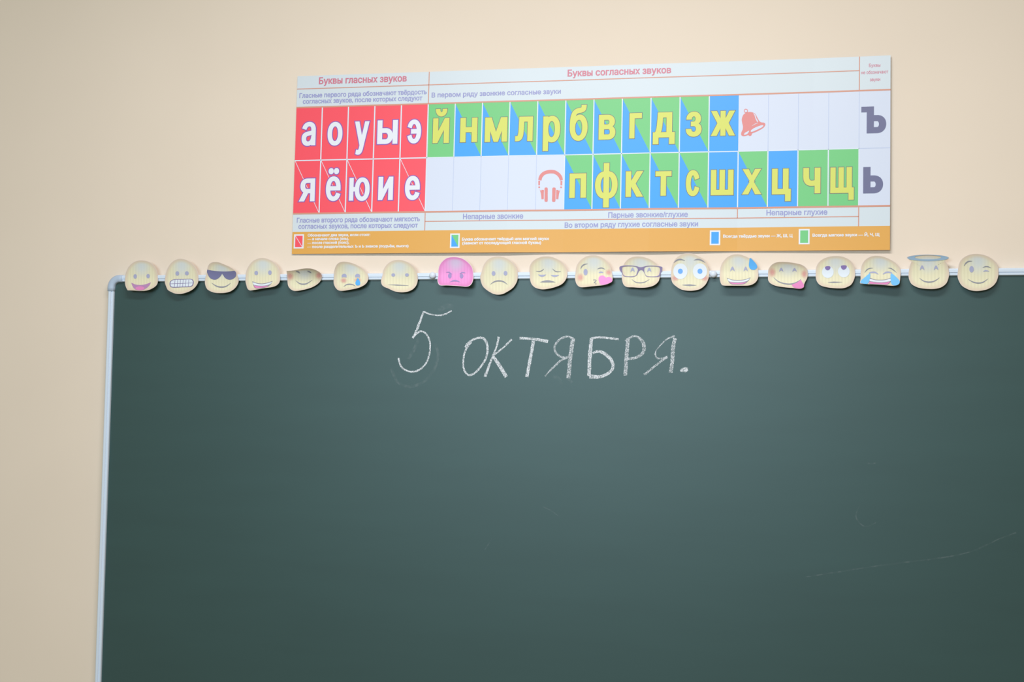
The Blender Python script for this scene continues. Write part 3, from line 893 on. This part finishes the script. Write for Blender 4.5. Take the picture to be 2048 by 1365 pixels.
f = Face((480, 510), [(680, 92), (830, 120), (980, 190), (1100, 290), (1180, 420), (1212, 560), (1212, 720), (1195, 830), (1120, 920), (1010, 970), (870, 995), (690, 1020), (520, 1050), (380, 1075), (290, 1080), (225, 1025), (190, 920), (165, 800), (170, 650), (200, 470), (270, 330), (380, 200), (520, 120)],
         4, 17, 10, 'pale yellow paper face with open toothy smile, between the sunglasses face and the blushing face')
f.eyes((492, 550, 55, 65), (907, 540, 55, 68))
f.grin([(370, 803), (370, 803), (520, 855), (670, 872), (820, 846), (988, 796), (988, 796), (930, 895), (840, 965), (700, 1002), (520, 1022), (435, 985), (395, 890)],
       [(396, 836), (520, 878), (670, 892), (820, 868), (962, 826), (925, 880), (820, 922), (680, 938), (520, 930), (415, 905)],
       [(425, 930), (540, 948), (700, 955), (845, 935), (800, 970), (690, 992), (520, 1008), (450, 980)])

f = Face((565, 510), [(122, 485), (122, 485), (270, 478), (430, 455), (600, 420), (780, 410), (910, 425), (1050, 480), (1150, 550), (1195, 630), (1180, 720), (1140, 810), (1060, 890), (940, 965), (800, 1020), (620, 1065), (450, 1095), (330, 1090), (230, 1030), (170, 940), (150, 820), (140, 640)],
         13, 10, -4, 'flattened smiling paper face with blushing cheeks and sharp upper corner, folded forward at the top', mid=0.62)
f.cheek(235, 650, 125, 150); f.cheek(1095, 630, 120, 130)
f.line('eye', [(405, 498), (475, 518), (530, 562)], [22, 40, 14]); f.line('eye', [(755, 492), (815, 516), (875, 552)], [22, 40, 14])
f.line('mouth', [(400, 783), (515, 868), (630, 890), (745, 868), (905, 765)], [6, 30, 38, 30, 6])

f = Face((655, 510), [(520, 205), (680, 230), (850, 290), (1000, 370), (1130, 470), (1210, 570), (1240, 660), (1220, 790), (1150, 890), (1030, 965), (880, 1020), (700, 1055), (540, 1085), (400, 1095), (300, 1060), (225, 970), (185, 850), (190, 700), (200, 520), (240, 370), (310, 265), (410, 215)],
         9, 15, 12, 'sad pale yellow paper face with one blue tear')
f.cheek(490, 780, 120, 100); f.cheek(915, 770, 130, 100)
for x in (505, 912): f.blob('eye', [(x - 75, 685), (x - 68, 610), (x, 575), (x + 66, 605), (x + 76, 690), (x + 76, 690), (x, 678), (x - 75, 685)], eye_m)
f.blob('tear_drop', [(920, 700), (965, 770), (995, 850), (975, 915), (920, 930), (865, 915), (845, 850), (878, 770)], drop_m, 2, label='blue tear')
f.line('mouth', [(485, 968), (570, 910), (670, 892), (770, 908), (855, 955)], [6, 30, 36, 30, 6])

f = Face((755, 510), [(620, 150), (780, 170), (950, 240), (1090, 350), (1180, 480), (1215, 620), (1218, 780), (1180, 920), (1080, 1040), (940, 1110), (780, 1138), (620, 1130), (480, 1095), (340, 1030), (190, 965), (125, 895), (105, 780), (150, 620), (175, 480), (240, 350), (340, 245), (470, 175)],
         5, 12, -12, 'pale yellow paper face with straight line mouth and two dot eyes')
f.eyes((478, 610, 58, 50), (893, 610, 58, 50)); f.line('mouth', [(320, 908), (600, 918), (940, 933)], [6, 32, 6])

f = Face((865, 505), [(620, 135), (800, 150), (950, 205), (1090, 310), (1190, 430), (1235, 560), (1242, 720), (1230, 850), (1190, 950), (1120, 1020), (1020, 1045), (850, 1030), (640, 1015), (430, 1005), (240, 1005), (175, 950), (150, 850), (165, 700), (170, 540), (210, 390), (300, 265), (440, 165)],
         5, 19, 0, 'bright pink angry paper face with frowning brows', pink_face)
f.eyes((525, 715, 55, 75), (880, 720, 55, 72), m=rose_m)
f.line('eyebrow', [(415, 605), (505, 605), (592, 665)], [8, 30, 12], rose_m, 2); f.line('eyebrow', [(822, 660), (895, 612), (1000, 622)], [12, 30, 8], rose_m, 2)
f.blob('mouth', [(515, 910), (515, 910), (595, 855), (680, 836), (765, 856), (855, 915), (855, 915), (765, 893), (680, 884), (595, 892)], rose_m)

f = Face((953, 505), [(640, 118), (790, 135), (950, 195), (1100, 310), (1200, 450), (1250, 610), (1252, 760), (1225, 890), (1140, 1040), (1040, 1130), (920, 1205), (800, 1265), (660, 1288), (520, 1265), (400, 1205), (290, 1130), (190, 1030), (130, 880), (112, 720), (160, 580), (200, 430), (270, 300), (370, 200), (500, 140)],
         4, 7, 0, 'round pale yellow paper face with wide eyes and downturned mouth, right of the pink face')
f.eyes((517, 640, 57, 72), (880, 635, 58, 70)); f.line('mouth', [(420, 972), (545, 890), (680, 866), (815, 890), (940, 975)], [6, 36, 42, 36, 6])

f = Face((1050, 505), [(640, 120), (800, 135), (950, 190), (1090, 270), (1200, 380), (1270, 510), (1290, 650), (1250, 800), (1170, 920), (1060, 1000), (900, 1060), (720, 1105), (540, 1125), (400, 1105), (290, 1060), (200, 970), (150, 820), (145, 680), (135, 540), (150, 410), (220, 290), (330, 200), (480, 140)],
         6, 13, 8, 'gloomy paper face with half-closed eyelids and drooping brows')
f.line('eyebrow', [(330, 565), (425, 580), (510, 555), (575, 500)], [8, 28, 28, 8]); f.line('eyebrow', [(830, 495), (900, 560), (980, 588), (1090, 580)], [8, 28, 28, 8])
f.blob('eye', [(390, 672), (390, 672), (515, 680), (645, 672), (645, 672), (590, 720), (515, 742), (450, 722)], eye_m); f.blob('eye', [(775, 683), (775, 683), (905, 688), (1045, 683), (1045, 683), (970, 730), (890, 748), (825, 725)], eye_m)
f.blob('mouth', [(450, 910), (450, 910), (560, 865), (680, 846), (800, 863), (935, 910), (935, 910), (800, 914), (680, 914), (560, 914)], mouth_m)

f = Face((1143, 505), [(670, 85), (820, 110), (980, 190), (1110, 310), (1190, 450), (1230, 620), (1248, 780), (1230, 885), (1130, 950), (980, 995), (800, 1015), (600, 1035), (400, 1058), (260, 1055), (170, 990), (120, 880), (105, 760), (125, 580), (150, 430), (220, 300), (330, 190), (480, 110)],
         4, 18, 6, 'winking paper face blowing a pink heart kiss')
f.cheek(270, 760, 130, 150); f.cheek(1120, 610, 110, 110)
f.line('eyebrow', [(275, 505), (315, 425), (390, 368), (490, 348)], [8, 36, 36, 8]); f.line('eyebrow', [(785, 508), (860, 478), (935, 478), (1018, 515)], [8, 32, 32, 8])
f.eyes((427, 600, 62, 98)); f.line('eye', [(828, 620), (890, 602), (965, 615)], [20, 46, 20], eye_m)
f.line('mouth', [(655, 838), (720, 838), (750, 862), (690, 918), (740, 938), (735, 985)], [16, 20, 20, 20, 20, 14])
f.blob('heart', [(820, 830), (835, 750), (900, 705), (980, 712), (1050, 772), (1050, 772), (1120, 742), (1195, 768), (1238, 840), (1215, 898), (1100, 955), (980, 985), (890, 980), (845, 915)], heart_m, 2, label='pink heart')

f = Face((1237, 505), [(590, 122), (750, 140), (900, 185), (1040, 260), (1150, 350), (1195, 412), (1195, 412), (1318, 440), (1332, 500), (1325, 560), (1285, 600), (1262, 690), (1245, 790), (1215, 880), (1130, 970), (1000, 1035), (820, 1070), (640, 1075), (440, 1062), (260, 1055), (160, 990), (112, 870), (100, 740), (100, 620), (45, 560), (28, 500), (40, 435), (145, 400), (145, 400), (190, 310), (300, 200), (430, 140)],
         6, 16, 4, 'smiling paper face in rectangular plum-framed glasses')
gl = [f.P(c) for c in (
    catmull([(35, 442), (150, 402), (350, 398), (520, 415), (680, 452), (860, 410), (1050, 404), (1200, 420), (1322, 445), (1328, 520), (1318, 570), (1288, 605), (1255, 715), (1170, 748), (1000, 752), (850, 735), (790, 645), (740, 560), (680, 538), (620, 570), (560, 690), (440, 748), (300, 748), (155, 722), (105, 625), (60, 570), (35, 530)], 4),
    catmull([(140, 440), (350, 425), (520, 440), (585, 515), (560, 615), (520, 700), (420, 725), (250, 725), (155, 690), (118, 590), (112, 500)], 4)[::-1],
    catmull([(800, 458), (900, 430), (1080, 430), (1220, 448), (1258, 520), (1245, 620), (1210, 702), (1100, 730), (900, 727), (830, 690), (788, 600), (780, 520)], 4)[::-1])]
f.shape('glasses', gl, frame_m, 2, label='plum rectangular glasses frame')
f.arch(362, 605, 492, 455); f.arch(868, 605, 998, 460)
f.line('mouth', [(398, 815), (515, 903), (650, 926), (795, 903), (940, 820)], [6, 26, 32, 26, 6])

f = Face((1336, 500), [(640, 105), (780, 125), (930, 195), (1070, 280), (1160, 390), (1225, 540), (1257, 710), (1225, 880), (1150, 1040), (1050, 1140), (950, 1200), (800, 1235), (650, 1245), (500, 1230), (380, 1195), (250, 1115), (140, 1010), (95, 870), (88, 720), (110, 540), (150, 410), (230, 270), (350, 170), (490, 115)],
         4, 9, 0, 'startled paper face with huge white eyes and blue irises')
f.cheek(225, 860, 140, 110); f.cheek(1110, 860, 140, 110)
for x in (375, 970):
    e_ = f.ell('eye', x, 652, 216, 238, teeth_m); f.ell('iris', x - 1, 650, 74, 80, iris_m, 2, e_)
f.line('eyebrow', [(175, 390), (270, 315), (380, 292), (515, 325)], [8, 42, 46, 8]); f.line('eyebrow', [(780, 315), (900, 292), (1010, 315), (1130, 390)], [8, 46, 42, 8])
f.line('mouth', [(425, 1068), (650, 1072), (862, 1076)], [6, 54, 6])

f = Face((1435, 500), [(580, 132), (720, 150), (870, 205), (960, 250), (1005, 238), (1050, 265), (1130, 345), (1205, 460), (1225, 560), (1238, 700), (1230, 850), (1170, 970), (1060, 1050), (920, 1085), (700, 1088), (450, 1088), (200, 1085), (120, 1050), (75, 930), (65, 800), (75, 620), (110, 470), (190, 330), (300, 220), (440, 150)],
         5, 18, 0, 'grinning paper face with a big blue sweat drop at its temple')
f.blob('sweat_drop', [(990, 250), (1100, 345), (1178, 440), (1205, 525), (1150, 592), (1070, 608), (990, 572), (953, 490), (960, 370)], drop_m, 2, label='blue sweat drop')
f.arch(385, 658, 522, 505); f.arch(792, 658, 918, 505)
f.grin([(283, 850), (283, 850), (450, 905), (640, 920), (830, 896), (1002, 838), (1002, 838), (960, 915), (885, 990), (800, 1038), (640, 1055), (450, 1048), (370, 1010), (318, 935)],
       [(312, 880), (450, 925), (640, 940), (830, 916), (972, 868), (930, 925), (820, 968), (640, 985), (450, 978), (345, 955)],
       [(365, 982), (500, 1000), (650, 1003), (820, 988), (880, 970), (800, 1022), (640, 1042), (450, 1034)])

f = Face((1530, 505), [(560, 288), (720, 298), (900, 325), (1080, 365), (1200, 430), (1278, 520), (1302, 640), (1280, 780), (1230, 880), (1190, 970), (1175, 1060), (1090, 1105), (980, 1105), (860, 1085), (680, 1070), (520, 1052), (380, 1030), (250, 990), (150, 930), (95, 840), (90, 700), (95, 560), (140, 450), (240, 350), (380, 295)],
         12, 12, 0, 'squashed grinning paper face with pink tongue stuck out at the corner')
f.cheek(225, 610, 130, 170); f.cheek(1185, 660, 110, 150)
f.arch(428, 592, 555, 465); f.arch(828, 595, 962, 475)
mo = f.line('mouth', [(260, 760), (395, 880), (560, 942), (730, 965), (870, 945), (1000, 890), (1085, 825)], [8, 30, 36, 36, 36, 30, 14])
f.blob('tongue', [(815, 990), (900, 950), (1000, 900), (1082, 838), (1125, 900), (1172, 965), (1178, 1045), (1095, 1096), (980, 1096), (880, 1065)], tongue_m, 2, mo, label='pink tongue')

f = Face((1625, 500), [(750, 185), (900, 205), (1040, 255), (1170, 350), (1250, 470), (1290, 610), (1292, 780), (1250, 930), (1170, 1060), (1050, 1130), (930, 1165), (780, 1170), (600, 1160), (430, 1135), (290, 1100), (180, 1030), (110, 900), (95, 740), (100, 580), (150, 440), (240, 330), (380, 245), (560, 195)],
         7, 12, 0, 'paper face with white eyes rolled upward')
for x, y, pl in ((465, 675, [(382, 520), (460, 494), (540, 514), (532, 580), (466, 624), (396, 590)]), (950, 655, [(865, 490), (950, 468), (1035, 485), (1022, 560), (946, 607), (880, 567)])):
    e_ = f.ell('eye', x, y, 178, 182, teeth_m); f.blob('iris', pl, plum_m, 2, e_)
f.line('mouth', [(465, 988), (650, 984), (905, 980)], [6, 40, 6])

f = Face((1715, 500), [(600, 180), (750, 200), (900, 250), (1060, 330), (1190, 430), (1280, 540), (1312, 650), (1302, 800), (1285, 960), (1255, 1045), (1160, 1085), (1040, 1090), (850, 1075), (600, 1058), (350, 1045), (150, 1032), (75, 1005), (95, 880), (90, 760), (105, 560), (150, 420), (230, 310), (350, 225), (480, 185)],
         7, 19, 0, 'laughing paper face streaming two blue tears')
f.line('eyebrow', [(215, 690), (285, 605), (370, 562), (465, 556)], [8, 28, 28, 8]); f.line('eyebrow', [(925, 556), (1010, 562), (1090, 612), (1180, 690)], [8, 28, 28, 8])
f.line('eye', [(340, 705), (440, 682), (540, 688), (632, 742)], [20, 48, 48, 14], eye_m); f.line('eye', [(768, 742), (850, 692), (950, 678), (1055, 705)], [14, 48, 48, 20], eye_m)
f.grin([(365, 852), (520, 898), (690, 912), (860, 895), (1015, 846), (1015, 846), (1005, 975), (920, 1050), (850, 1062), (600, 1046), (370, 1034), (360, 960)],
       [(378, 885), (520, 918), (690, 930), (860, 915), (1005, 876), (1000, 945), (860, 975), (690, 985), (520, 972), (372, 945)],
       [(372, 968), (520, 988), (690, 998), (860, 990), (985, 968), (920, 1035), (850, 1050), (600, 1036), (378, 1026)])
f.blob('tear_stream', [(330, 740), (385, 725), (378, 855), (340, 985), (285, 1036), (150, 1022), (88, 998), (115, 925), (220, 835)], lightdrop_m, 3, label='blue tears')
f.blob('tear_stream', [(1008, 735), (1075, 738), (1180, 830), (1268, 930), (1272, 1015), (1195, 1072), (1095, 1078), (1030, 1030), (1008, 930)], lightdrop_m, 3, label='blue tears')

f = Face((1810, 500), [(690, 142), (860, 150), (1000, 155), (1150, 170), (1280, 205), (1338, 240), (1290, 285), (1200, 318), (1200, 318), (1270, 420), (1320, 560), (1340, 720), (1320, 860), (1260, 1010), (1150, 1110), (1020, 1165), (850, 1190), (650, 1185), (480, 1165), (330, 1120), (190, 1030), (120, 880), (105, 730), (130, 560), (165, 430), (215, 318), (215, 318), (110, 280), (56, 236), (110, 195), (250, 165), (400, 152), (540, 145)],
         8, 11, 0, 'smiling paper face under a pale blue halo')
el = lambda x, y, rx, ry: [(x + rx * math.cos(t), y + ry * math.sin(t)) for t in np.linspace(0, 2 * math.pi, 40, endpoint=False)]
f.shape('halo', [f.P(el(697, 245, 628, 94)), f.P(el(697, 226, 400, 62))], halo_m, 2, label='pale blue halo')
f.arch(450, 625, 588, 465); f.arch(872, 622, 1010, 470)
f.line('mouth', [(435, 855), (560, 945), (730, 980), (900, 945), (1045, 845)], [6, 32, 40, 32, 6])

f = Face((1910, 500), [(650, 120), (820, 140), (980, 190), (1120, 270), (1240, 380), (1310, 510), (1322, 680), (1308, 820), (1250, 980), (1150, 1100), (1000, 1190), (830, 1235), (650, 1252), (480, 1230), (330, 1170), (200, 1080), (110, 930), (75, 780), (90, 600), (120, 430), (190, 300), (310, 200), (480, 135)],
         7, 9, 0, 'winking paper face with plain smile and no heart, last on the right')
f.line('eyebrow', [(270, 495), (330, 405), (410, 352), (520, 345)], [8, 38, 38, 8]); f.line('eyebrow', [(835, 540), (930, 508), (1010, 516), (1100, 556)], [8, 32, 32, 8])
f.ell('eye', 503, 590, 68, 96, eye_m); f.line('eye', [(855, 655), (935, 635), (1035, 650)], [16, 44, 16], eye_m)
f.line('mouth', [(395, 890), (540, 975), (700, 1008), (855, 980), (1005, 875)], [6, 32, 40, 32, 6])
